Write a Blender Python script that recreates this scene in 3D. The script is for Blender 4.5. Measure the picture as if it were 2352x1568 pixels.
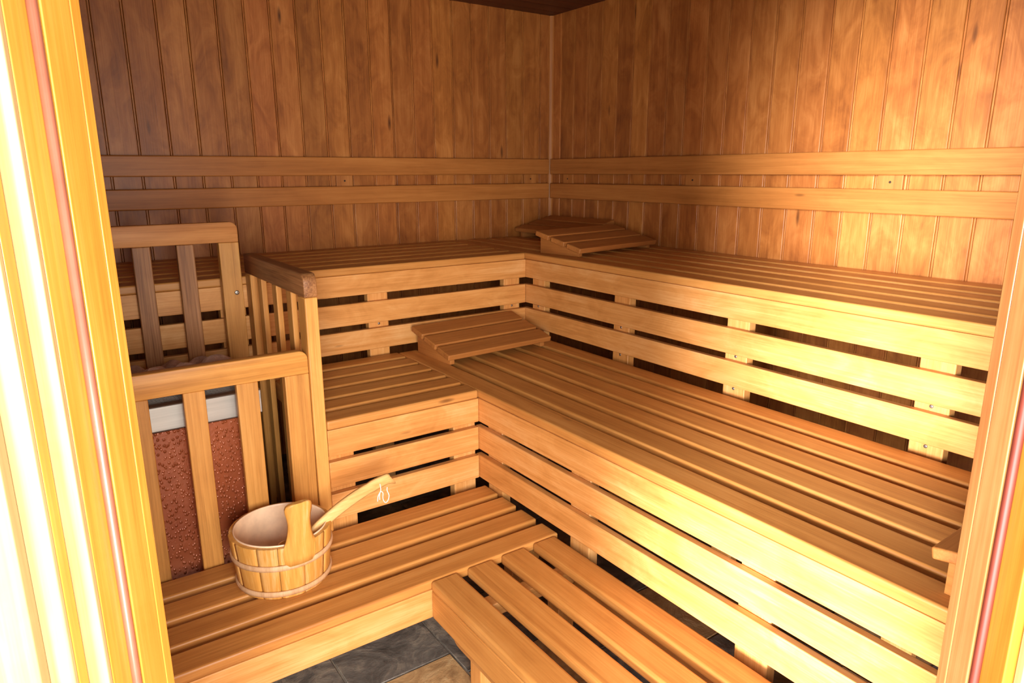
import bpy, bmesh, math, random
from mathutils import Vector, Matrix
random.seed(7)
for o in list(bpy.data.objects): bpy.data.objects.remove(o)
S = bpy.context.scene
R = math.radians

# ------------------------------------------------------------ camera
CAM = Vector((-2.90995, -3.71925, 0.82856))
RT = Vector((0.81969885, -0.57278596, -0.003169))
UP = Vector((0.13947661, 0.19422918, 0.97098986))
FW = Vector((0.55555384, 0.79636127, -0.23909968))
cd = bpy.data.cameras.new('camera')
cam = bpy.data.objects.new('camera', cd); S.collection.objects.link(cam)
m3 = Matrix((RT, UP, -FW)).transposed()
cam.matrix_world = Matrix.Translation(CAM) @ m3.to_4x4()
cd.sensor_width = 36.0; cd.lens = 1584.835 / 2352 * 36.0
cd.clip_start = 0.02
S.camera = cam
# horizontal frame of the doorway: N looks into the room, T runs along the door wall
NN = Vector((0.5722, 0.8201, 0)).normalized(); TT = Vector((NN.y, -NN.x, 0))
def door_pt(u, d, z): 
    v = Vector((CAM.x, CAM.y, 0)) + NN * d + TT * u; v.z = z; return v

# ------------------------------------------------------------ light
S.view_settings.view_transform = 'Standard'; S.view_settings.look = 'None'
S.view_settings.exposure = 0.0; S.view_settings.gamma = 1.0
S.view_settings.use_curve_mapping = False
w = bpy.data.worlds.new('world'); S.world = w; w.use_nodes = True
bg = w.node_tree.nodes['Background']; bg.inputs[0].default_value = (1.0, 0.93, 0.84, 1); bg.inputs[1].default_value = 2.2
def area(name, loc, aim, sx, sy, power, col):
    l = bpy.data.lights.new(name, 'AREA'); l.shape = 'RECTANGLE'; l.size = sx; l.size_y = sy
    l.energy = power; l.color = col
    o = bpy.data.objects.new(name, l); S.collection.objects.link(o); o.location = loc
    o.rotation_euler = (Vector(aim) - Vector(loc)).to_track_quat('-Z', 'Y').to_euler()
    return o
area('daylight_outside_door', door_pt(0.30, -0.85, 0.55), door_pt(-0.1, 1.5, 0.15), 1.0, 1.1, 148, (1.0, 0.94, 0.88))
sl_ = bpy.data.lights.new('low_sun', 'SUN'); sl_.energy = 18.0; sl_.angle = R(23); sl_.color = (1.0, 0.96, 0.95)
so = bpy.data.objects.new('low_sun', sl_); S.collection.objects.link(so); so.location = door_pt(-2.5, -2.5, 1.5)
SAZ, SEL = R(69), R(4.0)
so.rotation_euler = Vector((math.sin(SAZ) * math.cos(SEL), math.cos(SAZ) * math.cos(SEL), -math.sin(SEL))).to_track_quat('-Z', 'Y').to_euler()

# ------------------------------------------------------------ helpers
class MB:
    """collects boards and other shapes into ONE mesh object, with grain coordinates"""
    def __init__(s):
        s.bm = bmesh.new()
        s.gc = s.bm.verts.layers.float_vector.new('gc'); s.rn = s.bm.verts.layers.float.new('rnd')
    def _join(s, tmp, M, grain, rnd):
        off = Vector((random.uniform(0, 40), random.uniform(0, 40), random.uniform(0, 40)))
        if rnd is None: rnd = random.random()
        mp = {}
        for v in tmp.verts:
            nv = s.bm.verts.new(M @ v.co); c = v.co
            g = (c.x, c.y, c.z) if grain == 'X' else ((c.y, c.x, c.z) if grain == 'Y' else (c.z, c.x, c.y))
            nv[s.gc] = Vector(g) + off; nv[s.rn] = rnd; mp[v] = nv
        for f in tmp.faces:
            try: nf = s.bm.faces.new([mp[v] for v in f.verts]); nf.smooth = f.smooth
            except ValueError: pass
        tmp.free()
    def box(s, lo, hi, grain='X', bev=0.003, seg=2, M=None, rnd=None):
        lo = Vector(lo); hi = Vector(hi); c = (lo + hi) / 2; d = hi - lo
        tmp = bmesh.new(); bmesh.ops.create_cube(tmp, size=1.0)
        for v in tmp.verts: v.co = Vector((v.co.x * d.x, v.co.y * d.y, v.co.z * d.z))
        b = min(bev, min(abs(d.x), abs(d.y), abs(d.z)) * .45)
        if b > 0:
            bmesh.ops.bevel(tmp, geom=tmp.edges[:] + tmp.verts[:], offset=b, segments=seg, profile=0.5, affect='EDGES')
            tmp.normal_update()
            for f in tmp.faces: f.smooth = max(abs(f.normal.x), abs(f.normal.y), abs(f.normal.z)) < .999
        for v in tmp.verts: v.co += c
        s._join(tmp, M or Matrix.Identity(4), grain, rnd); return s
    def prism(s, pts, a0, a1, axis='Y', grain='X', M=None, rnd=None, bev=0.0, smooth=False):
        """closed 2D outline extruded; axis Y: pts are (x,z); axis X: (y,z); axis Z: (x,y)"""
        def P(p, a): return Vector((p[0], a, p[1])) if axis == 'Y' else (Vector((a, p[0], p[1])) if axis == 'X' else Vector((p[0], p[1], a)))
        tmp = bmesh.new()
        A = [tmp.verts.new(P(p, a0)) for p in pts]; B = [tmp.verts.new(P(p, a1)) for p in pts]
        tmp.faces.new(A); tmp.faces.new(list(reversed(B)))
        for i in range(len(pts)):
            j = (i + 1) % len(pts); tmp.faces.new([A[i], B[i], B[j], A[j]])
        bmesh.ops.recalc_face_normals(tmp, faces=tmp.faces[:])
        if bev > 0:
            bmesh.ops.bevel(tmp, geom=tmp.edges[:] + tmp.verts[:], offset=bev, segments=2, profile=0.5, affect='EDGES')
            for f in tmp.faces: f.smooth = True
        s._join(tmp, M or Matrix.Identity(4), grain, rnd); return s
    def lathe(s, prof, n=64, M=None, closed=False, rnd=None, a0=0, a1=2 * math.pi):
        tmp = bmesh.new(); full = abs(a1 - a0 - 2 * math.pi) < 1e-6; k = n if full else n + 1
        rings = [[tmp.verts.new((r * math.cos(a0 + (a1 - a0) * i / n), r * math.sin(a0 + (a1 - a0) * i / n), z)) for i in range(k)] for r, z in prof]
        m = len(prof)
        for a in range(m if closed else m - 1):
            A = rings[a]; B = rings[(a + 1) % m]
            for i in range(n):
                j = (i + 1) % k
                f = tmp.faces.new([A[i], A[j], B[j], B[i]]); f.smooth = True
        bmesh.ops.recalc_face_normals(tmp, faces=tmp.faces[:])
        s._join(tmp, M or Matrix.Identity(4), 'Z', rnd); return s
    def tube(s, pts, r, n=10, rnd=None):
        tmp = bmesh.new(); P = [Vector(p) for p in pts]; rings = []
        rr = r if isinstance(r, (list, tuple)) else [r] * len(P)
        x = None
        for i, p in enumerate(P):
            t = (P[min(i + 1, len(P) - 1)] - P[max(i - 1, 0)]).normalized()
            if x is None: x = t.orthogonal().normalized()
            x = (x - t * x.dot(t)).normalized(); y = t.cross(x)
            rings.append([tmp.verts.new(p + (x * math.cos(2 * math.pi * k / n) + y * math.sin(2 * math.pi * k / n)) * rr[i]) for k in range(n)])
        for A, B in zip(rings, rings[1:]):
            for k in range(n):
                f = tmp.faces.new([A[k], A[(k + 1) % n], B[(k + 1) % n], B[k]]); f.smooth = True
        tmp.faces.new(rings[0]); tmp.faces.new(list(reversed(rings[-1])))
        bmesh.ops.recalc_face_normals(tmp, faces=tmp.faces[:])
        s._join(tmp, Matrix.Identity(4), 'X', rnd); return s
    def build(s, name, mat, parent=None, **props):
        me = bpy.data.meshes.new(name); s.bm.to_mesh(me); s.bm.free()
        o = bpy.data.objects.new(name, me); S.collection.objects.link(o); me.materials.append(mat)
        # move the origin to the base centre of the mesh
        xs = [v.co for v in me.vertices]
        c = Vector(((min(v.x for v in xs) + max(v.x for v in xs)) / 2, (min(v.y for v in xs) + max(v.y for v in xs)) / 2, min(v.z for v in xs)))
        me.transform(Matrix.Translation(-c)); pl = Vector((0, 0, 0))
        q = parent
        while q is not None: pl += q.location; q = q.parent
        o.location = c - pl
        if parent is not None: o.parent = parent
        for k, v in props.items(): o[k] = v
        return o
def thing(name, loc, label, cat, group=None):
    o = bpy.data.objects.new(name, None); S.collection.objects.link(o); o.location = loc; o.empty_display_size = .1
    o['label'] = label; o['category'] = cat
    if group: o['group'] = group
    return o

# ------------------------------------------------------------ materials
def nodes(name):
    m = bpy.data.materials.new(name); m.use_nodes = True; nt = m.node_tree
    return m, nt, nt.nodes['Principled BSDF']
def N(nt, t, **kw):
    n = nt.nodes.new(t)
    for k, v in kw.items(): setattr(n, k, v)
    return n
def noise(nt, vec, scale, detail=4, rough=.55, dist=0.0):
    mp = N(nt, 'ShaderNodeMapping'); mp.inputs['Scale'].default_value = scale; nt.links.new(vec, mp.inputs[0])
    n = N(nt, 'ShaderNodeTexNoise'); n.inputs['Scale'].default_value = 1.0; n.inputs['Detail'].default_value = detail
    n.inputs['Roughness'].default_value = rough; n.inputs['Distortion'].default_value = dist
    nt.links.new(mp.outputs[0], n.inputs['Vector']); return n.outputs['Fac']
def math_(nt, op, a, b):
    n = N(nt, 'ShaderNodeMath', operation=op)
    for i, v in enumerate((a, b)):
        if isinstance(v, (int, float)): n.inputs[i].default_value = v
        else: nt.links.new(v, n.inputs[i])
    return n.outputs[0]
def ramp(nt, fac, stops):
    r = N(nt, 'ShaderNodeValToRGB'); e = r.color_ramp.elements
    while len(e) < len(stops): e.new(0.5)
    for el, (p, c) in zip(e, stops): el.position = p; el.color = (c[0], c[1], c[2], 1)
    nt.links.new(fac, r.inputs[0]); return r.outputs[0]
def wood(name, dark, mid, light, rough=.5, streak=.45, blotch=.3, fine=.25, var=.22, knots=0.0, bump=.12, spec=.4, hue=0.0):
    m, nt, b = nodes(name)
    at = N(nt, 'ShaderNodeAttribute', attribute_name='gc'); g = at.outputs['Vector']
    ar = N(nt, 'ShaderNodeAttribute', attribute_name='rnd').outputs['Fac']
    n1 = noise(nt, g, (1.1, 26, 26), 3, .6, .6); n2 = noise(nt, g, (5, 210, 210), 2, .5)
    n3 = noise(nt, g, (5, 11, 11), 5, .62, 1.2); n4 = noise(nt, g, (1.6, 3.2, 3.2), 3, .5, .4)
    f = math_(nt, 'ADD', math_(nt, 'MULTIPLY', n1, streak), math_(nt, 'MULTIPLY', n2, fine))
    f = math_(nt, 'ADD', f, math_(nt, 'MULTIPLY', math_(nt, 'ADD', math_(nt, 'MULTIPLY', n3, .6), math_(nt, 'MULTIPLY', n4, .4)), blotch))
    f = math_(nt, 'DIVIDE', f, streak + fine + blotch)
    col = ramp(nt, f, [(.36, dark), (.5, mid), (.64, light)])
    hs = N(nt, 'ShaderNodeHueSaturation')
    nt.links.new(math_(nt, 'ADD', math_(nt, 'MULTIPLY', ar, 2 * var), 1 - var), hs.inputs['Value'])
    nt.links.new(math_(nt, 'ADD', math_(nt, 'MULTIPLY', math_(nt, 'FRACT', math_(nt, 'MULTIPLY', ar, 7.31), 0), 2 * hue), .5 - hue), hs.inputs['Hue'])
    nt.links.new(col, hs.inputs['Color']); out = hs.outputs[0]
    if knots > 0:
        mp = N(nt, 'ShaderNodeMapping'); mp.inputs['Scale'].default_value = (1.3, 5.5, 5.5); nt.links.new(g, mp.inputs[0])
        vo = N(nt, 'ShaderNodeTexVoronoi'); vo.inputs['Scale'].default_value = 1.0; nt.links.new(mp.outputs[0], vo.inputs['Vector'])
        k = ramp(nt, vo.outputs['Distance'], [(.0, (1, 1, 1)), (knots, (.5, .5, .5)), (knots * 1.6, (0, 0, 0))])
        mx = N(nt, 'ShaderNodeMix', data_type='RGBA'); nt.links.new(k, mx.inputs['Factor']); nt.links.new(out, mx.inputs['A'])
        mx.inputs['B'].default_value = (dark[0] * .25, dark[1] * .2, dark[2] * .2, 1); out = mx.outputs['Result']
    nt.links.new(out, b.inputs['Base Color'])
    b.inputs['Roughness'].default_value = rough; b.inputs['Specular IOR Level'].default_value = spec
    if bump > 0:
        bp = N(nt, 'ShaderNodeBump'); bp.inputs['Strength'].default_value = bump; bp.inputs['Distance'].default_value = .002
        nt.links.new(math_(nt, 'ADD', n2, n1), bp.inputs['Height']); nt.links.new(bp.outputs[0], b.inputs['Normal'])
    return m
W_BENCH = wood('aspen_bench', (.42, .162, .036), (.56, .243, .058), (.67, .325, .094), rough=.42, knots=.035, var=.07)
W_SKIRT = wood('aspen_skirting', (.49, .195, .042), (.67, .305, .085), (.80, .44, .17), rough=.45, knots=.03, var=.06, blotch=.6, streak=.35)
W_HEAD = wood('headrest_wood', (.30, .10, .022), (.40, .15, .034), (.50, .205, .052), rough=.5, var=.06)
W_WALL = wood('hemlock_panel', (.21, .060, .011), (.385, .130, .026), (.55, .222, .056), rough=.42, streak=.24, blotch=.75, fine=.18, var=.11, knots=.04, spec=.5, hue=.003)
W_RAIL = wood('rail_wood', (.32, .112, .022), (.43, .158, .034), (.52, .21, .05), rough=.42, knots=.03, var=.08)
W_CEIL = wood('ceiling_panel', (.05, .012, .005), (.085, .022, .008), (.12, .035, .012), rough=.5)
W_GUARD = wood('guard_wood', (.40, .165, .034), (.59, .275, .062), (.72, .37, .10), rough=.45, var=.15, streak=.55)
W_GUARD_MID = wood('guard_wood_reddish', (.38, .15, .042), (.52, .23, .07), (.62, .30, .10), rough=.5, var=.08)
W_GUARD_DK = wood('guard_wood_dark', (.17, .062, .02), (.32, .14, .048), (.46, .22, .085), rough=.5, var=.12, fine=.5)
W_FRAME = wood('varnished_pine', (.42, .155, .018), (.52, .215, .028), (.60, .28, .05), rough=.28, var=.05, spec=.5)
W_FRAME_R = wood('reddish_pine_sun_dimmed', (.20, .075, .022), (.28, .115, .036), (.35, .165, .06), rough=.3, var=.04, spec=.5)  # reddish pine, its colour also darkened to offset the sun on it
W_FRAME_O = wood('pine_sun_dimmed', (.20, .07, .007), (.27, .105, .012), (.33, .14, .02), rough=.35, var=.04, spec=.4)  # copy of the frame pine, colour darkened to offset direct sun
W_FRAME_LIT = wood('pine_lit_face', (.23, .135, .050), (.30, .19, .080), (.37, .255, .125), rough=.4, var=.03)  # frame pine copy with the cream of lit front faces in its colour
W_BUCKET = wood('bucket_pine', (.56, .25, .045), (.68, .34, .075), (.82, .54, .25), rough=.45, var=.1, streak=.6)
W_HOOP = wood('hoop_wood', (.45, .25, .12), (.62, .38, .20), (.70, .47, .28), rough=.55, var=.05)
W_LADLE = wood('ladle_wood', (.66, .37, .12), (.80, .50, .19), (.86, .60, .28), rough=.45, var=.04)
def plain(name, col, rough=.5, metal=0.0, nz=None, spec=.5):
    m, nt, b = nodes(name); b.inputs['Roughness'].default_value = rough; b.inputs['Metallic'].default_value = metal
    b.inputs['Specular IOR Level'].default_value = spec
    tc = N(nt, 'ShaderNodeTexCoord').outputs['Object']
    f = noise(nt, tc, nz or (20, 20, 20), 4, .6)
    lo = tuple(c * .85 for c in col); hi = tuple(min(1, c * 1.12) for c in col)
    nt.links.new(ramp(nt, f, [(.3, lo), (.7, hi)]), b.inputs['Base Color'])
    return m
M_STEEL = plain('brushed_steel', (.50, .48, .44), .42, .75, (2, 60, 60))
M_DARKSTEEL = plain('dark_steel', (.20, .16, .13), .5, .6)
M_SCREW = plain('screw_metal', (.35, .33, .3), .4, .9)
M_HOLE = plain('screw_hole', (.03, .015, .008), .8)
M_LINER = plain('plastic_liner', (.93, .66, .44), .38)
M_CORD = plain('white_cord', (.85, .82, .76), .8)
M_SEAL = plain('rubber_seal', (.26, .085, .05), .28)
M_BACK = plain('wall_backing', (.10, .045, .02), .8)
M_RENDER = plain('outside_wall', (.75, .68, .55), .8)
def mat_copper():
    m, nt, b = nodes('hammered_enamel'); tc = N(nt, 'ShaderNodeTexCoord').outputs['Object']
    f = noise(nt, tc, (6, 6, 4), 4, .6); nt.links.new(ramp(nt, f, [(.3, (.27, .062, .022)), (.7, (.40, .105, .035))]), b.inputs['Base Color'])
    vo = N(nt, 'ShaderNodeTexVoronoi'); mp = N(nt, 'ShaderNodeMapping'); mp.inputs['Scale'].default_value = (88, 88, 72)
    nt.links.new(tc, mp.inputs[0]); nt.links.new(mp.outputs[0], vo.inputs['Vector']); vo.inputs['Scale'].default_value = 1
    h = ramp(nt, vo.outputs['Distance'], [(.10, (1, 1, 1)), (.42, (0, 0, 0))])
    n2 = noise(nt, tc, (120, 120, 120), 2, .5)
    bp = N(nt, 'ShaderNodeBump'); bp.inputs['Strength'].default_value = .8; bp.inputs['Distance'].default_value = .0035
    nt.links.new(math_(nt, 'ADD', h, math_(nt, 'MULTIPLY', n2, .25)), bp.inputs['Height']); nt.links.new(bp.outputs[0], b.inputs['Normal'])
    b.inputs['Roughness'].default_value = .3; b.inputs['Metallic'].default_value = .25; b.inputs['Specular IOR Level'].default_value = .7
    return m
M_COPPER = mat_copper()
def mat_slate():
    m, nt, b = nodes('slate_tile'); g = N(nt, 'ShaderNodeAttribute', attribute_name='gc').outputs['Vector']
    ar = N(nt, 'ShaderNodeAttribute', attribute_name='rnd').outputs['Fac']
    f = noise(nt, g, (9, 9, 9), 8, .65, 1.0); f2 = noise(nt, g, (40, 40, 40), 4, .6)
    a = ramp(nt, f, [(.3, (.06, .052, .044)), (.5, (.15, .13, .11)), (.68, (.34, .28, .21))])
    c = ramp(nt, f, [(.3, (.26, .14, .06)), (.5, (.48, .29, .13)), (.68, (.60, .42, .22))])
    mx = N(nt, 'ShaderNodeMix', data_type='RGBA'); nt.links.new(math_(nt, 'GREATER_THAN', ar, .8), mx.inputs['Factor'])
    nt.links.new(a, mx.inputs['A']); nt.links.new(c, mx.inputs['B']); nt.links.new(mx.outputs['Result'], b.inputs['Base Color'])
    bp = N(nt, 'ShaderNodeBump'); bp.inputs['Strength'].default_value = .9; bp.inputs['Distance'].default_value = .006
    nt.links.new(math_(nt, 'ADD', f, math_(nt, 'MULTIPLY', f2, .4)), bp.inputs['Height']); nt.links.new(bp.outputs[0], b.inputs['Normal'])
    b.inputs['Roughness'].default_value = .5
    return m
M_SLATE = mat_slate()
def mat_stone():
    m, nt, b = nodes('sauna_stone'); tc = N(nt, 'ShaderNodeTexCoord').outputs['Object']
    f = noise(nt, tc, (25, 25, 25), 6, .65)
    nt.links.new(ramp(nt, f, [(.3, (.26, .15, .11)), (.55, (.50, .32, .24)), (.75, (.66, .46, .36))]), b.inputs['Base Color'])
    b.inputs['Roughness'].default_value = .8; return m
M_STONE = mat_stone()

# ------------------------------------------------------------ room
FLOOR = -0.72; CEIL = 1.777
XL = -3.0; YF = -3.55
def cuts_from(known, end, step=.1295):
    c = list(known)
    while c[-1] > end: c.append(c[-1] - step)
    c[-1] = end; return c
KX = [-.004, -.097, -.231, -.36, -.485, -.611, -.738, -.871, -.999, -1.128, -1.256, -1.392, -1.519, -1.649, -1.778, -1.901, -2.029, -2.162, -2.293, -2.428, -2.556, -2.686]
KY = [-.004, -.104, -.235, -.357, -.485, -.618, -.744, -.869, -1.004, -1.132, -1.261, -1.391, -1.52, -1.649, -1.781, -1.922, -2.051, -2.181, -2.313, -2.445, -2.573]
def planks(mb, cuts, to, z0, z1, sgn=1):
    """tongue and groove boards; to(u, v, z) places a point: u along the wall, v out of the room"""
    for a, b in zip(cuts, cuts[1:]):
        lip = .009; r = random.random()
        for (u0, u1, v0, v1, rr, bv) in ((a - .0008, b + lip, 0, .016, r, .0028), (b + lip - .001, b + .0012, .0035, .016, min(1, r + .3), .0012)):
            p = [to(u0, v0), to(u1, v0), to(u1, v1), to(u0, v1)]
            lo = (min(q[0] for q in p), min(q[1] for q in p), z0); hi = (max(q[0] for q in p), max(q[1] for q in p), z1)
            mb.box(lo, hi, 'Z', bv, 1, rnd=rr)
mb = MB(); planks(mb, cuts_from(KX, XL), lambda u, v: (u, v), FLOOR, CEIL + .02)
mb.box((XL - .05, .0165, FLOOR - .05), (.08, .08, CEIL + .05), 'Z', 0, rnd=.1); mb.build('wall_left', W_WALL, kind='structure')
mb = MB(); planks(mb, cuts_from(KY, YF), lambda u, v: (v, u), FLOOR, CEIL + .02)
mb.box((.0165, YF - .05, FLOOR - .05), (.08, .0164, CEIL + .05), 'Z', 0, rnd=.1); mb.build('wall_right', W_WALL, kind='structure')
mb = MB(); planks(mb, cuts_from([-.004, -.13], -2.85), lambda u, v: (XL - v, u), FLOOR, CEIL + .02)
mb.box((XL - .08, -2.86, FLOOR - .05), (XL - .0165, .0164, CEIL + .05), 'Z', 0, rnd=.1); mb.build('wall_side', W_WALL, kind='structure')
mb = MB(); planks(mb, cuts_from([-.004, -.13], -2.0), lambda u, v: (u, YF - v), FLOOR, CEIL + .02)
mb.box((-2.0, YF - .08, FLOOR - .05), (.0164, YF - .0165, CEIL + .05), 'Z', 0, rnd=.1); mb.build('wall_front', W_WALL, kind='structure')
MB().prism([(-.0005, -.0005), (-.024, -.0005), (-.022, -.010), (-.010, -.022), (-.0005, -.024)], FLOOR + .001, CEIL, 'Z', 'Z', rnd=.35).build('trim_corner', W_RAIL, kind='structure')
mb = MB(); k = 0; y = .02
while y > YF - .05:
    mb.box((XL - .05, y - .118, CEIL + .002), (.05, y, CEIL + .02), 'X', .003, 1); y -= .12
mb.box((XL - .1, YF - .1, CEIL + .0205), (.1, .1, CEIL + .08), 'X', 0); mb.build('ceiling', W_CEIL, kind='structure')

# floor of slate tiles, running outside the door as well
mb = MB(); T = .335; x = .06; col = 0
while x > XL - 1.6:
    y = .08 - (col % 2) * .17 + .01
    if abs(x - T / 2 + 2.05) < T / 2 + .01: y = -1.98 + T * 7
    while y > YF - 2.0:
        cx, cy = x - T / 2, y - T / 2
        r = random.random() * .75
        if random.random() < .10: r = .9
        if -2.9 < cx < -1.75 and -2.33 < cy < -1.98 : r = .92  # brown tiles, the lit floor patch is brightened into their colour
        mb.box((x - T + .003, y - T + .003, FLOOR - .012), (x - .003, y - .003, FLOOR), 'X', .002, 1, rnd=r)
        y -= T
    x -= T; col += 1
mb.box((XL - 1.9, YF - 2.3, FLOOR - .06), (.2, .2, FLOOR - .004), 'X', 0, rnd=0.0)
mb.build('floor', M_SLATE, kind='structure')

# ------------------------------------------------------------ door wall across the corner (structure)
def lbox(mb, u0, u1, d0, d1, z0, z1, grain='Z', bev=.002, seg=2, rnd=None):
    # local box in the doorway frame
    M = Matrix.Identity(4); o = door_pt(0, 0, 0)
    M.col[0] = (TT.x, TT.y, 0, 0); M.col[1] = (NN.x, NN.y, 0, 0); M.col[3] = (o.x, o.y, 0, 1)
    mb.box((u0, d0, z0), (u1, d1, z1), grain, bev, seg, M=M, rnd=rnd)
HEAD = 1.55
mb = MB()
lbox(mb, -.574, -.462, .661, .677, FLOOR, CEIL); lbox(mb, .557, .655, .661, .677, FLOOR, CEIL)
lbox(mb, -.462, -.02, .661, .677, HEAD + .08, CEIL); lbox(mb, -.02, .557, .661, .677, HEAD + .08, CEIL)
lbox(mb, -.60, -.462, .585, .66, FLOOR, CEIL, bev=0); lbox(mb, .557, .68, .585, .66, FLOOR, CEIL, bev=0); lbox(mb, -.462, .557, .585, .66, HEAD + .085, CEIL, bev=0)
mb.build('wall_entrance', W_WALL, kind='structure')
door = bpy.data.objects.new('door_1', None); S.collection.objects.link(door); door.location = door_pt(0, .62, FLOOR); door['kind'] = 'structure'
def dpart(name, mat, *boxes, **kw):
    mb = MB()
    for b in boxes: lbox(mb, *b, **{'bev': .0012, **kw})
    return mb.build(name, mat, door)
Z0, Z1 = FLOOR + .001, HEAD
# left side of the frame
dpart('lining', W_FRAME, (-.462, -.380, .6475, .662, Z0, Z1 + .08), rnd=.6)
dpart('stop', W_FRAME, (-.462, -.380, .607, .6465, Z0, Z1 + .08), rnd=.4)
dpart('jamb', W_FRAME, (-.462, -.388, .5725, .6065, Z0, Z1 + .03), rnd=.3)
dpart('lit_face_strip', W_FRAME_LIT, (-.462, -.388, .566, .572, Z0, Z1 + .03), rnd=.8)  # added thin strip, paints the lit tone of the jamb's front face
dpart('casing', W_FRAME, (-.53, -.4064, .5525, .5655, Z0, Z1 + .1), rnd=.5)
dpart('lit_face_strip', W_FRAME_LIT, (-.53, -.4064, .547, .552, Z0, Z1 + .1), rnd=.5)  # added veneer, lit tone of the casing front put into its colour
dpart('casing', W_FRAME_LIT, (-.60, -.4285, .535, .5465, Z0, Z1 + .12), rnd=.6)
# right side
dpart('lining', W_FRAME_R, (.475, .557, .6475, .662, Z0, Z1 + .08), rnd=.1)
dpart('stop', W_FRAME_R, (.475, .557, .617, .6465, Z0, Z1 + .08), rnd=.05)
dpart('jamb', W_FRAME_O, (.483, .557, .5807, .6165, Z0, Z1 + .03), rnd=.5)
dpart('casing', W_FRAME_LIT, (.4925, .60, .570, .580, Z0, Z1 + .1), rnd=.5)
dpart('casing', W_FRAME_LIT, (.4975, .72, .558, .5695, Z0, Z1 + .12), rnd=.4)
# head
dpart('head_stop', W_FRAME, (-.379, .474, .607, .662, HEAD, HEAD + .08), grain='X')
dpart('head_casing', W_FRAME_LIT, (-.4055, .4915, .5665, .606, HEAD + .0085, HEAD + .1), grain='X')
M_SEAL_R = plain('red_seal', (.10, .018, .010), .5, spec=.25)
def seal(u, d, r, m=M_SEAL):
    mb = MB(); mb.tube([door_pt(u, d, FLOOR + .002), door_pt(u, d, 0), door_pt(u, d, HEAD)], r, 14); mb.build('rubber_seal', m, door)
seal(-.3845, .6025, .0044); seal(.4795, .6125, .0044, M_SEAL_R)
# outside face of the cabin wall beside the doorway
mb = MB(); lbox(mb, -1.9, -.6005, .548, .60, FLOOR, CEIL + .1, bev=0); lbox(mb, .7205, 1.9, .57, .62, FLOOR, CEIL + .1, bev=0); lbox(mb, -.60, .72, .55, .584, HEAD + .125, CEIL + .1, bev=0)
mb.build('wall_outside', M_RENDER, kind='structure')

# ------------------------------------------------------------ backrests on the walls
def screw(parent, loc, axis, r=.005, dark=False, name='screw'):
    mb = MB(); n = Vector(axis); q = n.to_track_quat('Z', 'Y').to_matrix().to_4x4(); q.translation = Vector(loc)
    mb.lathe([(0.0004, .0015), (r * .6, .0018), (r, .0004), (r, -.002)], 14, M=q); return mb.build(name, M_HOLE if dark else M_SCREW, parent)
bl = thing('backrest', (-1.5, -.02, .657), 'two long horizontal wooden backrest rails on the left panelled wall', 'backrest')
for i, (z0, z1) in enumerate(((.8099, .9065), (.6568, .7536))):
    MB().box((-2.96, -.036, z0), (-.036, -.018, z1), 'X', .006, 3, rnd=.5 + .2 * i).build('rail', W_RAIL, bl)
for xc in (-.177, -1.44, -2.70):
    b = MB().box((xc - .047, -.0175, .70), (xc + .047, -.0005, .86), 'Z', .002, rnd=.7).build('mounting_block', W_HEAD, bl)
    screw(b, (xc, -.0178, .782), (0, -1, 0), .005, True)
br = thing('backrest', (-.02, -1.6, .657), 'two horizontal wooden backrest rails on the right panelled wall', 'backrest')
for i, (z0, z1) in enumerate(((.8099, .9065), (.6568, .7536))):
    MB().box((-.036, -3.35, z0), (-.018, -.040, z1), 'Y', .006, 3, rnd=.3 + .2 * i).build('rail', W_RAIL, br)
for yc in (-.20, -1.225, -2.248, -3.2):
    b = MB().box((-.0175, yc - .05, .70), (-.0005, yc + .05, .86), 'Z', .002, rnd=.8).build('mounting_block', W_HEAD, br)
    screw(b, (-.0178, yc, .782), (-1, 0, 0), .005, True)

# ------------------------------------------------------------ benches
TH = .034; WD = .097
def joist(root, lo, hi, g): MB().box(lo, hi, g, .003, 1, rnd=.3).build('crossbar', W_SKIRT, root)
def post(root, lo, hi, scr=None):
    p = MB().box(lo, hi, 'Z', .003, 1, rnd=.75).build('support_post', W_SKIRT, root)
    for s_ in (scr or []): screw(p, s_[0], s_[1], .006)
def slats_between(a, b, n, wd):
    """n boards from a down to b, returned as (lo, hi)"""
    g = ((a - b) - n * wd) / (n - 1); return [(a - i * (wd + g) - wd, a - i * (wd + g)) for i in range(n)]
# top bench, left wall
tl = thing('sauna_bench', (-1.9, -.41, FLOOR), 'highest slatted bench along the left wall, behind the heater guards', 'bench')
ZT = .42; F = (.292, .386); RS = ((.1576, .2561), (.0332, .1306))
for i, (y0, y1) in enumerate(slats_between(-.015, -.822, 6, .104)):
    MB().box((-2.985, y0, ZT - TH), (-.803 + (.0 if i < 5 else -.0), y1, ZT), 'X', .007, 3).build('seat_slat', W_BENCH, tl)
MB().box((-2.985, -.820, F[0]), (-.7995, -.792, F[1] - .0005), 'X', .0022, 2).build('front_board', W_SKIRT, tl)
for z0, z1 in RS: MB().box((-2.985, -.819, z0), (-.7995, -.794, z1), 'X', .003, 2).build('skirting_slat', W_SKIRT, tl)
for xc in (-.868, -1.622, -2.258, -2.9):
    post(tl, (xc - .05, -.7915, FLOOR + .001), (xc + .05, -.752, F[0] + .04), [((xc, -.792, .145), (0, -1, 0))] if xc > -2 else None)
    joist(tl, (xc - .03, -.751, ZT - TH - .07), (xc + .03, -.02, ZT - TH - .0005), 'Y')
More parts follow.
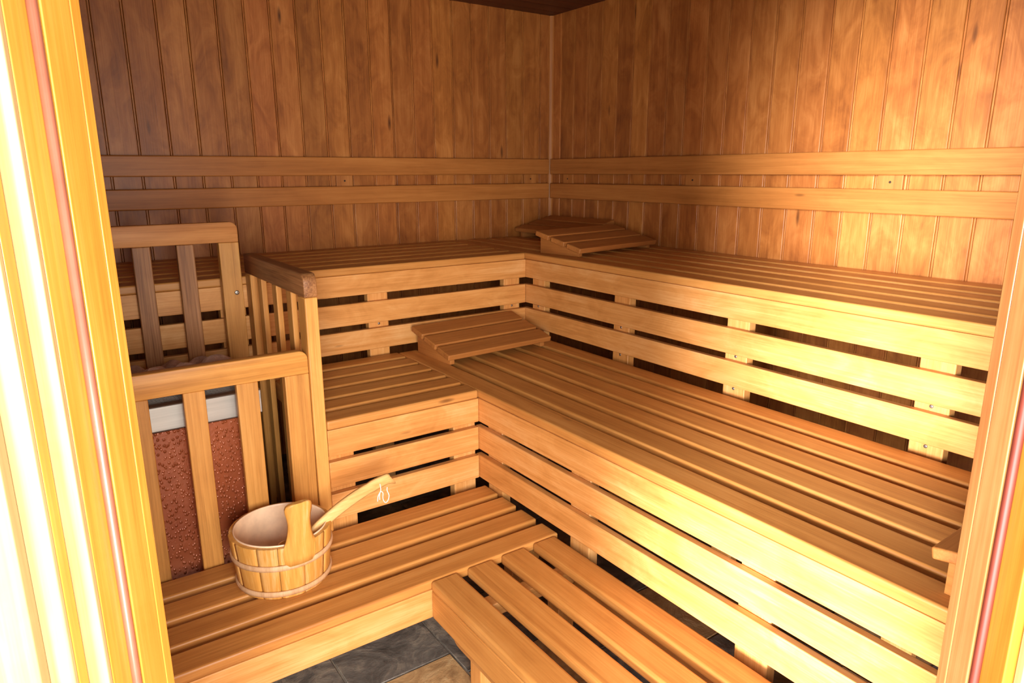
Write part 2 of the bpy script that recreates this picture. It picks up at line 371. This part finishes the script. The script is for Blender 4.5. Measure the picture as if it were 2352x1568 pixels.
# top bench, right wall
tr = thing('sauna_bench', (-.4, -1.8, FLOOR), 'highest slatted bench running the length of the right wall', 'bench')
for i, (x0, x1) in enumerate(slats_between(-.015, -.80, 6, .103)):
    MB().box((x0, -3.53, ZT - TH), (x1, -.02, ZT), 'Y', .007, 3).build('seat_slat', W_BENCH, tr)
MB().box((-.798, -3.53, F[0]), (-.770, -.793, F[1] - .0005), 'Y', .0022, 2).build('front_board', W_SKIRT, tr)
for z0, z1 in RS: MB().box((-.797, -3.53, z0), (-.772, -.7945, z1), 'Y', .003, 2).build('skirting_slat', W_SKIRT, tr)
for yc in (-.892, -1.511, -2.133, -2.835, -3.45):
    post(tr, (-.7695, yc - .05, FLOOR + .001), (-.73, yc + .05, F[0] + .04), [((-.77, yc, .145), (-1, 0, 0)), ((-.77, yc, .018), (-1, 0, 0))])
    joist(tr, (-.729, yc - .03, ZT - TH - .07), (-.02, yc + .03, ZT - TH - .0005), 'X')
# middle bench, left part
ml = thing('sauna_bench', (-1.85, -1.18, FLOOR), 'short middle-height slatted bench between heater guard and right-hand middle bench', 'bench')
F = (-.1318, -.0345); RS = ((-.25, -.1537), (-.3713, -.2742))
XE = -2.157
for i, (y0, y1) in enumerate(slats_between(-.815, -1.532, 6, .0935)):
    MB().box((XE, y0, -TH), (-1.5465, y1, 0), 'X', .007, 3).build('seat_slat', W_BENCH, ml)
MB().box((XE, -1.530, F[0]), (-1.5445, -1.502, F[1] - .0005), 'X', .0022, 2).build('front_board', W_SKIRT, ml)
for z0, z1 in RS: MB().box((XE, -1.529, z0), (-1.5445, -1.504, z1), 'X', .003, 2).build('skirting_slat', W_SKIRT, ml)
for xc in (-1.594, -2.105):
    post(ml, (xc - .05, -1.5015, FLOOR + .001), (xc + .05, -1.462, F[0] + .04))
    joist(ml, (xc - .03, -1.461, -TH - .07), (xc + .03, -.83, -TH - .0005), 'Y')
# middle bench, right part
mr = thing('sauna_bench', (-1.17, -2.2, FLOOR), 'long middle-height slatted bench in front of the right-wall bench, its skirting sunlit', 'bench')
for i, (x0, x1) in enumerate(slats_between(-.808, -1.545, 6, .0955)):
    MB().box((x0, -3.53, -TH), (x1, -.825, 0), 'Y', .007, 3).build('seat_slat', W_BENCH, mr)
MB().box((-1.543, -3.53, F[0]), (-1.515, -1.503, F[1] - .0005), 'Y', .0022, 2).build('front_board', W_SKIRT, mr)
for z0, z1 in RS: MB().box((-1.542, -3.53, z0), (-1.517, -1.5035, z1), 'Y', .003, 2).build('skirting_slat', W_SKIRT, mr)
for yc in (-1.60, -2.115, -2.80, -3.45):
    post(mr, (-1.5145, yc - .05, FLOOR + .001), (-1.475, yc + .05, F[0] + .04))
    joist(mr, (-1.474, yc - .03, -TH - .07), (-.83, yc + .03, -TH - .0005), 'X')
# low bench that carries the bucket
H0 = -.3966
lo_ = thing('sauna_bench', (-2.2, -1.78, FLOOR), 'low slatted bench in front of the heater guard, carrying the bucket', 'bench')
for i, (y0, y1) in enumerate(slats_between(-1.553, -2.023, 4, .0935)):
    MB().box((-2.985, y0, H0 - TH), (-1.532, y1, H0), 'X', .007, 3).build('seat_slat', W_BENCH, lo_)
MB().box((-2.985, -2.021, -.5276), (-1.99, -1.993, H0 - TH - .0005), 'X', .0022, 2).build('front_board', W_SKIRT, lo_)
for xc in (-1.62, -2.75):
    joist(lo_, (xc - .03, -1.992, H0 - TH - .06), (xc + .03, -1.57, H0 - TH - .0005), 'Y')
    for yc in (-1.60, -1.88):
        MB().box((xc - .028, yc - .028, FLOOR + .001), (xc + .028, yc + .028, H0 - TH - .061), 'Z', .003, 1).build('leg', W_SKIRT, lo_)
# low platform at the front
pf = thing('step_bench', (-1.8, -2.6, FLOOR), 'low slatted step bench pointing at the door, beside the right-hand benches', 'bench')
for i, (x0, x1) in enumerate(slats_between(-1.552, -2.037, 4, .0945)):
    MB().box((x0, -3.12, H0 - TH), (x1, -2.0255, H0), 'Y', .009, 4).build('seat_slat', W_BENCH, pf)
MB().box((-2.035, -3.12, -.525), (-2.007, -2.0275, H0 - TH - .0005), 'Y', .004, 2, rnd=.6).build('front_board', W_BENCH, pf)
for x0 in (-2.006, -1.60):
    pts = [(-3.08, -.47), (-3.08, -.58)] + [(-2.09 - .045 + .045 * math.sin(t), -.53 - .05 * math.cos(t) ) for t in [i * math.pi / 16 for i in range(9)]] + [(-2.09, -.47)]
    MB().prism(pts, x0, x0 + .035, 'X', 'Y', rnd=.4, bev=.002).build('bearer', W_SKIRT, pf)
for yc in (-2.17, -2.95): joist(pf, (-1.970, yc - .025, H0 - TH - .045), (-1.602, yc + .025, H0 - TH - .0005), 'X')
for yc in (-2.17, -2.95):
    for x0 in (-1.970, -1.67):
        MB().box((x0, yc - .03, FLOOR + .001), (x0 + .065, yc + .03, H0 - TH - .046), 'Z', .003, 1, rnd=.5).build('leg', W_SKIRT, pf)

# ------------------------------------------------------------ headrests
def headrest(cx, cy, th, L, D, zn, zf, base, label):
    root = thing('headrest', (cx, cy, base), label, 'headrest', 'slatted wooden headrests on the benches')
    MR = Matrix.Translation((cx, cy, 0)) @ Matrix.Rotation(th, 4, 'Z')
    sl = math.atan2(zf - zn, D); n = 3; g = .018; LD = D / math.cos(sl); wd = (LD - (n - 1) * g) / n; t = .026
    MS = MR @ Matrix.Translation((0, -D / 2, zn)) @ Matrix.Rotation(sl, 4, 'X')
    for k in range(n):
        MB().box((-L / 2, k * (wd + g), -t), (L / 2, k * (wd + g) + wd, 0), 'X', .005, 3, M=MS).build('slat', W_HEAD, root)
    c = t / math.cos(sl)
    for s_ in (-1, 1):
        x0 = s_ * (L / 2 - .035) - .012
        y0, y1 = -D / 2 + .028, D / 2 - .012
        zz = lambda y: zn + (zf - zn) * (y + D / 2) / D - c - .0006
        pts = [(y0, base + .0005), (y1, base + .0005), (y1, zz(y1)), (y0, max(zz(y0), base + .006))]
        MB().prism(pts, x0, x0 + .024, 'X', 'Y', M=MR, rnd=.3, bev=.001).build('side_support', W_HEAD, root)
    return root
headrest(-.177, -.355, -1.557, .60, .300, .478, .547, .42, 'slatted wooden headrest pushed into the wall corner, partly under the other')
headrest(-.430, -.965, .159, .640, .300, .463, .535, .42, 'slatted wooden headrest lying askew on the top bench, in front of the corner one')
headrest(-1.19, -1.012, .055, .593, .315, .050, .130, 0, 'slatted wooden headrest in the inner corner of the middle bench')
headrest(-1.215, -3.325, math.pi + .02, .60, .30, .10, .15, 0, 'wooden headrest half hidden behind the right door jamb on the middle bench')

# ------------------------------------------------------------ heater guards
def rounded(x0, x1, z0, z1, r, right=True, left=False):
    """rail outline with rounded top corners"""
    pts = [(x0, z0), (x1, z0)]
    pts += [(x1 - r + r * math.cos(a), z1 - r + r * math.sin(a)) for a in [i * math.pi / 12 for i in range(7)]] if right else [(x1, z1)]
    pts += [(x0 + r - r * math.sin(a), z1 - r + r * math.cos(a)) for a in [i * math.pi / 12 for i in range(7)]] if left else [(x0, z1)]
    return pts
# front guard
gf = thing('heater_guard', (-2.55, -1.52, FLOOR), 'lower wooden guard railing in front of the heater, its balusters behind the bucket', 'railing')
MB().prism(rounded(-2.975, -2.2085, .185, .262, .028), -1.541, -1.503, 'Y', 'X', rnd=.8, bev=.003).build('top_rail', W_GUARD, gf)
MB().box((-2.288, -1.540, FLOOR + .001), (-2.2085, -1.504, .1845), 'Z', .003, 2, rnd=.6).build('post', W_GUARD, gf)
MB().box((-2.97, -1.540, FLOOR + .001), (-2.895, -1.504, .1845), 'Z', .003, 2, rnd=.5).build('post', W_GUARD, gf)
for x0, x1, r in ((-2.4385, -2.372, .55), (-2.592, -2.530, .95), (-2.748, -2.686, .25)):
    MB().box((x0, -1.538, FLOOR + .12), (x1, -1.513, .1845), 'Z', .003, 2, rnd=r).build('baluster', W_GUARD, gf)
MB().box((-2.894, -1.5125, FLOOR + .12), (-2.2885, -1.504, FLOOR + .19), 'X', .002, 1).build('bottom_rail', W_GUARD, gf)
# right guard
gr = thing('heater_guard', (-2.185, -1.2, FLOOR), 'wooden guard railing running front to back at the end of the middle bench', 'railing')
MB().prism([(-y_, z_) for y_, z_ in rounded(.826, 1.548, .436, .513, .03)], -2.2075, -2.163, 'X', 'Y', rnd=.2, bev=.003).build('top_rail', W_GUARD_DK, gr, label='dark brown top rail')
MB().box((-2.207, -1.5475, FLOOR + .001), (-2.1635, -1.475, .4355), 'Z', .004, 2, rnd=.85).build('post', W_GUARD, gr)
MB().box((-2.207, -.90, FLOOR + .001), (-2.1635, -.828, .4355), 'Z', .004, 2, rnd=.4).build('post', W_GUARD, gr)
for y0 in (-1.048, -1.236, -1.402):
    MB().box((-2.2045, y0 + .004, FLOOR + .12), (-2.184, y0 + .056, .4355), 'Z', .003, 2, rnd=.3).build('baluster', W_GUARD, gr)
MB().box((-2.1835, -1.4745, FLOOR + .12), (-2.170, -.9005, FLOOR + .19), 'Y', .002, 1).build('bottom_rail', W_GUARD, gr)
# far guard
gb = thing('heater_guard', (-2.6, -.88, FLOOR), 'taller reddish guard railing behind the heater, in front of the top bench', 'railing')
MB().prism(rounded(-2.975, -2.238, .567, .644, .028), -.902, -.862, 'Y', 'X', rnd=.9, bev=.003).build('top_rail', W_GUARD_MID, gb)
p = MB().box((-2.312, -.901, FLOOR + .001), (-2.238, -.863, .5665), 'Z', .003, 2, rnd=.1).build('post', W_GUARD, gb)
screw(p, (-2.262, -.902, .37), (0, -1, 0), .009)
MB().box((-2.97, -.901, FLOOR + .001), (-2.897, -.863, .5665), 'Z', .003, 2, rnd=.1).build('post', W_GUARD, gb)
for x0, x1, r in ((-2.460, -2.400, .45), (-2.608, -2.548, .2), (-2.757, -2.697, .3)):
    MB().box((x0, -.899, FLOOR + .12), (x1, -.874, .5665), 'Z', .003, 2, rnd=r).build('baluster', W_GUARD_DK, gb)
MB().box((-2.896, -.8735, FLOOR + .12), (-2.3125, -.864, FLOOR + .19), 'X', .002, 1).build('bottom_rail', W_GUARD, gb)

# ------------------------------------------------------------ heater
hx0, hx1, hy0, hy1 = -2.86, -2.348, -1.465, -.99
ht = thing('sauna_heater', (-2.6, -1.23, FLOOR), 'sauna heater with red-brown hammered front and pale steel band behind railings', 'heater')
mb = MB(); z0 = FLOOR + .09; z1 = .117
mb.box((hx0 + .004, hy0 + .012, z0), (hx1 - .004, hy1, z1 - .03), 'X', .004, 2)
mb.build('body', M_DARKSTEEL, ht)
MB().box((hx0 + .006, hy0 + .003, z0 + .01), (hx1 - .006, hy0 + .0115, .052), 'X', .003, 2).build('front_panel', M_COPPER, ht, label='red-brown hammered front panel')
mb = MB(); t = .003
mb.box((hx0, hy0, .056), (hx1, hy0 + .011, .134), 'X', .002, 1); mb.box((hx0, hy1 - .002, .056), (hx1, hy1 + .004, .134), 'X', .002, 1)
mb.box((hx0, hy0 + .0112, .056), (hx0 + t, hy1 - .0022, .134), 'X', .001, 1); mb.box((hx1 - t, hy0 + .0112, .056), (hx1, hy1 - .0022, .134), 'X', .001, 1)
mb.build('steel_band', M_STEEL, ht, label='pale steel band around the top')
MB().box((hx0 + .0035, hy0 + .0115, .118), (hx1 - .0035, hy0 + .062, .127), 'X', .002, 1).build('top_lip', M_DARKSTEEL, ht)
mb = MB(); gy0, gy1 = hy0 + .063, hy1 - .004; y = gy0 + .004
row = 0
while y < gy1:
    mb.box((hx0 + .004, y - .0011, .116), (hx1 - .004, y + .0011, .1185), 'X', 0); 
    if y < gy0 + .14:
        x = hx0 + .006 + (row % 2) * .011
        while x < hx1 - .008:
            mb.box((x, y + .0011, .1162), (x + .0022, y + .0079, .1183), 'Y', 0); x += .022
    y += .009; row += 1
for x in (-2.75, -2.6, -2.45): mb.box((x, gy0, .110), (x + .004, gy1, .1158), 'Y', 0)
mb.build('grille', M_STEEL, ht)
for x in (hx0 + .03, hx1 - .06):
    for y in (hy0 + .04, hy1 - .06):
        MB().box((x, y, FLOOR + .001), (x + .03, y + .03, z0 - .0005), 'Z', .002, 1).build('leg', M_DARKSTEEL, ht)
def stone(x, y, z, sx, sy, sz, label, group='stones on the heater'):
    bm = bmesh.new(); bmesh.ops.create_icosphere(bm, subdivisions=3, radius=1)
    rs = random.Random(int(abs(x * 1000 + y * 777))); dirs = [Vector((rs.gauss(0, 1), rs.gauss(0, 1), rs.gauss(0, 1))).normalized() for _ in range(11)]
    hs = [rs.uniform(.62, .9) for _ in dirs]
    for v in bm.verts:
        for d, h in zip(dirs, hs):
            k = v.co.dot(d)
            if k > h: v.co -= d * (k - h)
        v.co = Vector((v.co.x * sx, v.co.y * sy, v.co.z * sz))
    mz = min(v.co.z for v in bm.verts)
    for v in bm.verts: v.co.z -= mz
    for f in bm.faces: f.smooth = False
    me = bpy.data.meshes.new('heater_stone'); bm.to_mesh(me); bm.free(); me.materials.append(M_STONE)
    o = bpy.data.objects.new('heater_stone', me); S.collection.objects.link(o); o.location = (x, y, z)
    o['label'] = label; o['category'] = 'stone'; o['group'] = group
GZ = .1187
stone(-2.635, -1.245, GZ, .055, .045, .050, 'pinkish pointed heater stone showing left above the front guard rail')
stone(-2.535, -1.245, GZ, .058, .048, .050, 'wide pale heater stone in the middle above the front guard rail')
stone(-2.430, -1.235, GZ, .062, .045, .050, 'flat brown heater stone showing furthest right above the front guard rail')
stone(-2.735, -1.235, GZ, .05, .05, .042, 'heater stone close to the left door jamb')
for i, (x, y) in enumerate(((-2.78, -1.10), (-2.67, -1.11), (-2.56, -1.10), (-2.45, -1.10))):
    stone(x, y, GZ, .052, .05, .036, 'heater stone lying low in the rear row, behind the taller stones')

# ------------------------------------------------------------ bucket and ladle
BX, BY = -2.392, -1.728; RB, RTP, ZR = .136, .152, -.224
bk = thing('sauna_bucket', (BX, BY, H0), 'round pine stave bucket with a paddle-shaped grip on the low bench', 'bucket')
rad = lambda z: RB + (RTP - RB) * (z - H0) / (ZR - H0)
TB = Matrix.Translation((BX, BY, 0))
mb = MB(); ns = 12; rs = random.Random(5); a = -1.93
edges = []; tot = 0
ws = [rs.uniform(.8, 1.25) for _ in range(ns)]; sc = 2 * math.pi / sum(ws)
for w_ in ws:
    a1_ = a + w_ * sc; g = .007 + .004 * rs.random()
    tmp = bmesh.new(); n = 6; zs = [H0 + .0008, H0 + .004, ZR - .004, ZR]
    outer = []; inner = []
    for j, z in enumerate(zs):
        ro = rad(z) - (.002 if j in (0, 3) else 0); ri = rad(z) - .014
        outer.append([]); inner.append([])
        for i in range(n + 1):
            t = a + g / 2 + (a1_ - a - g) * i / n; e = .0018 if i in (0, n) else 0
            outer[-1].append(tmp.verts.new(((ro - e) * math.cos(t), (ro - e) * math.sin(t), z)))
            inner[-1].append(tmp.verts.new((ri * math.cos(t), ri * math.sin(t), z)))
    for j in range(3):
        for i in range(n):
            f = tmp.faces.new([outer[j][i], outer[j][i + 1], outer[j + 1][i + 1], outer[j + 1][i]]); f.smooth = True
            tmp.faces.new([inner[j][i + 1], inner[j][i], inner[j + 1][i], inner[j + 1][i + 1]])
        tmp.faces.new([outer[j][0], outer[j + 1][0], inner[j + 1][0], inner[j][0]])
        tmp.faces.new([outer[j][n], inner[j][n], inner[j + 1][n], outer[j + 1][n]])
    for i in range(n):
        tmp.faces.new([outer[3][i], outer[3][i + 1], inner[3][i + 1], inner[3][i]]); tmp.faces.new([outer[0][i + 1], outer[0][i], inner[0][i], inner[0][i + 1]])
    mb._join(tmp, TB, 'Z', None); a = a1_
mb.lathe([(0.001, H0 + .012), (RB - .013, H0 + .012), (RB - .013, H0 + .02), (.001, H0 + .02)], 48, M=TB, closed=True)
mb.build('stave_body', W_BUCKET, bk)
for zc in (-.288, -.376):
    r = rad(zc); MB().lathe([(r + .0006, zc - .009), (r + .0045, zc - .008), (r + .0065, zc), (r + .005, zc + .008), (r + .0012, zc + .009)], 72, M=TB, closed=True).build('hoop', W_HOOP, bk)
lp = [(.001, H0 + .0215), (RB - .022, H0 + .0215), (RB - .0165, H0 + .028), (RTP - .0165, ZR - .003), (RTP - .0175, ZR + .004), (RTP - .0135, ZR + .0055), (RTP - .0145, ZR - .001)]
MB().lathe(lp, 72, M=TB).build('liner', M_LINER, bk, label='peach plastic liner')
# grip: one stave carried up in a paddle shape
rows = [(-.286, .043), (-.262, .048), (-.240, .050), (-.222, .047), (-.205, .041), (-.185, .036), (-.165, .0335), (-.148, .033), (-.130, .0355), (-.114, .0395), (-.101, .0405), (-.092, .037), (-.087, .029), (-.0855, .015)]
AG = -1.50; tmp = bmesh.new(); G = []
for z, hw in rows:
    r0 = rad(z); fr = []; bk_ = []
    for i in range(9):
        s_ = -1 + i / 4; t = AG + s_ * hw / r0; e = .004 * (abs(s_) ** 6)
        up = .0 if z < ZR else 0
        fr.append(tmp.verts.new(((r0 + .0072 - e) * math.cos(t), (r0 + .0072 - e) * math.sin(t), z)))
        ri = (r0 + .0012) if z < ZR + .008 else r0 - .010
        bk_.append(tmp.verts.new(((ri + e * .6) * math.cos(t), (ri + e * .6) * math.sin(t), z)))
    G.append((fr, bk_))
for (f0, b0), (f1, b1) in zip(G, G[1:]):
    for i in range(8):
        for q in ([f0[i], f0[i + 1], f1[i + 1], f1[i]], [b0[i + 1], b0[i], b1[i], b1[i + 1]]):
            f = tmp.faces.new(q); f.smooth = True
    tmp.faces.new([f0[0], f1[0], b1[0], b0[0]]); tmp.faces.new([f0[8], b0[8], b1[8], f1[8]])
for (f0, b0), fl in ((G[0], 1), (G[-1], 0)):
    for i in range(8): tmp.faces.new([f0[i], f0[i + 1], b0[i + 1], b0[i]] if not fl else [f0[i + 1], f0[i], b0[i], b0[i + 1]])
mb = MB(); mb._join(tmp, TB, 'Z', .8); mb.build('grip', W_BUCKET, bk, label='paddle-shaped upright grip')
# ladle resting on the rim
ld = thing('ladle', (-2.33, -1.76, -.30), 'wooden ladle with curved handle and white cord resting in the bucket', 'ladle')
P0 = Vector((-2.345, -1.800, -.262)); P1 = Vector((-2.20, -1.775, -.172)); P2 = Vector((-2.045, -1.755, -.155)); tip = Vector((-2.010, -1.750, -.166))
def bez(t): return P0 * (1 - t) ** 2 + P1 * 2 * t * (1 - t) + P2 * t * t
tmp = bmesh.new(); rings = []; K = 22
for i in range(K + 1):
    t = i / K; c = bez(t) if i < K else bez(1)
    T_ = (bez(min(1, t + .02)) - bez(max(0, t - .02))).normalized(); side = Vector((0, 0, 1)).cross(T_).normalized(); up = T_.cross(side)
    hh = .0155 + .0035 * math.sin(t * math.pi) + (.002 if t > .8 else 0) - (.006 * (1 - t / .15) if t < .15 else 0); hw = .0085
    ring = []
    for (a_, b_) in ((-1, -.6), (-.6, -1), (.6, -1), (1, -.6), (1, .6), (.6, 1), (-.6, 1), (-1, .6)):
        ring.append(tmp.verts.new(c + side * hw * a_ + up * hh * b_))
    rings.append(ring)
# angled end
dv = (tip - P2)
rings.append([tmp.verts.new(v.co + dv * (.75 if k in (0, 1, 2, 3) else .25)) for k, v in enumerate(rings[-1])])
for A, B in zip(rings, rings[1:]):
    for k in range(8):
        f = tmp.faces.new([A[k], A[(k + 1) % 8], B[(k + 1) % 8], B[k]]); f.smooth = True
tmp.faces.new(rings[0]); tmp.faces.new(rings[-1]); bmesh.ops.recalc_face_normals(tmp, faces=tmp.faces[:])
mb = MB(); mb._join(tmp, Matrix.Identity(4), 'X', .7); mb.build('handle', W_LADLE, ld)
MBL = Matrix.Translation((-2.385, -1.795, -.318)) @ Matrix.Rotation(.25, 4, 'Y')
MB().lathe([(.001, -.002), (.03, 0), (.046, .02), (.050, .045), (.046, .045), (.042, .022), (.027, .006), (.001, .005)], 40, M=MBL).build('scoop', W_LADLE, ld)
hx = Vector((-2.077, -1.7690, -.163))
def cord(pts, r=.0016):
    P = [hx + Vector(p) for p in pts]; out = []
    for i in range(len(P) - 1):
        p0, p1, p2, p3 = P[max(i - 1, 0)], P[i], P[i + 1], P[min(i + 2, len(P) - 1)]
        for k in range(6):
            t = k / 6; out.append(.5 * ((2 * p1) + (p2 - p0) * t + (2 * p0 - 5 * p1 + 4 * p2 - p3) * t * t + (3 * p1 - p0 - 3 * p2 + p3) * t ** 3))
    out.append(P[-1]); return out, r
mb = MB()
for c in ([(0, 0, .004), (.001, -.002, -.012), (0, -.002, -.022), (-.009, -.002, -.036), (-.012, -.002, -.055)],
          [(0, -.002, -.022), (-.004, -.002, -.034), (-.004, -.002, -.052)],
          [(0, -.002, -.022), (.008, -.002, -.030), (.007, -.002, -.050), (.014, -.002, -.066), (.024, -.002, -.062), (.029, -.002, -.045), (.023, -.002, -.025), (.024, -.002, -.014)]):
    pts, r = cord(c); mb.tube(pts, r, 8)
mb.build('cord', M_CORD, ld, label='thin white hanging cord')
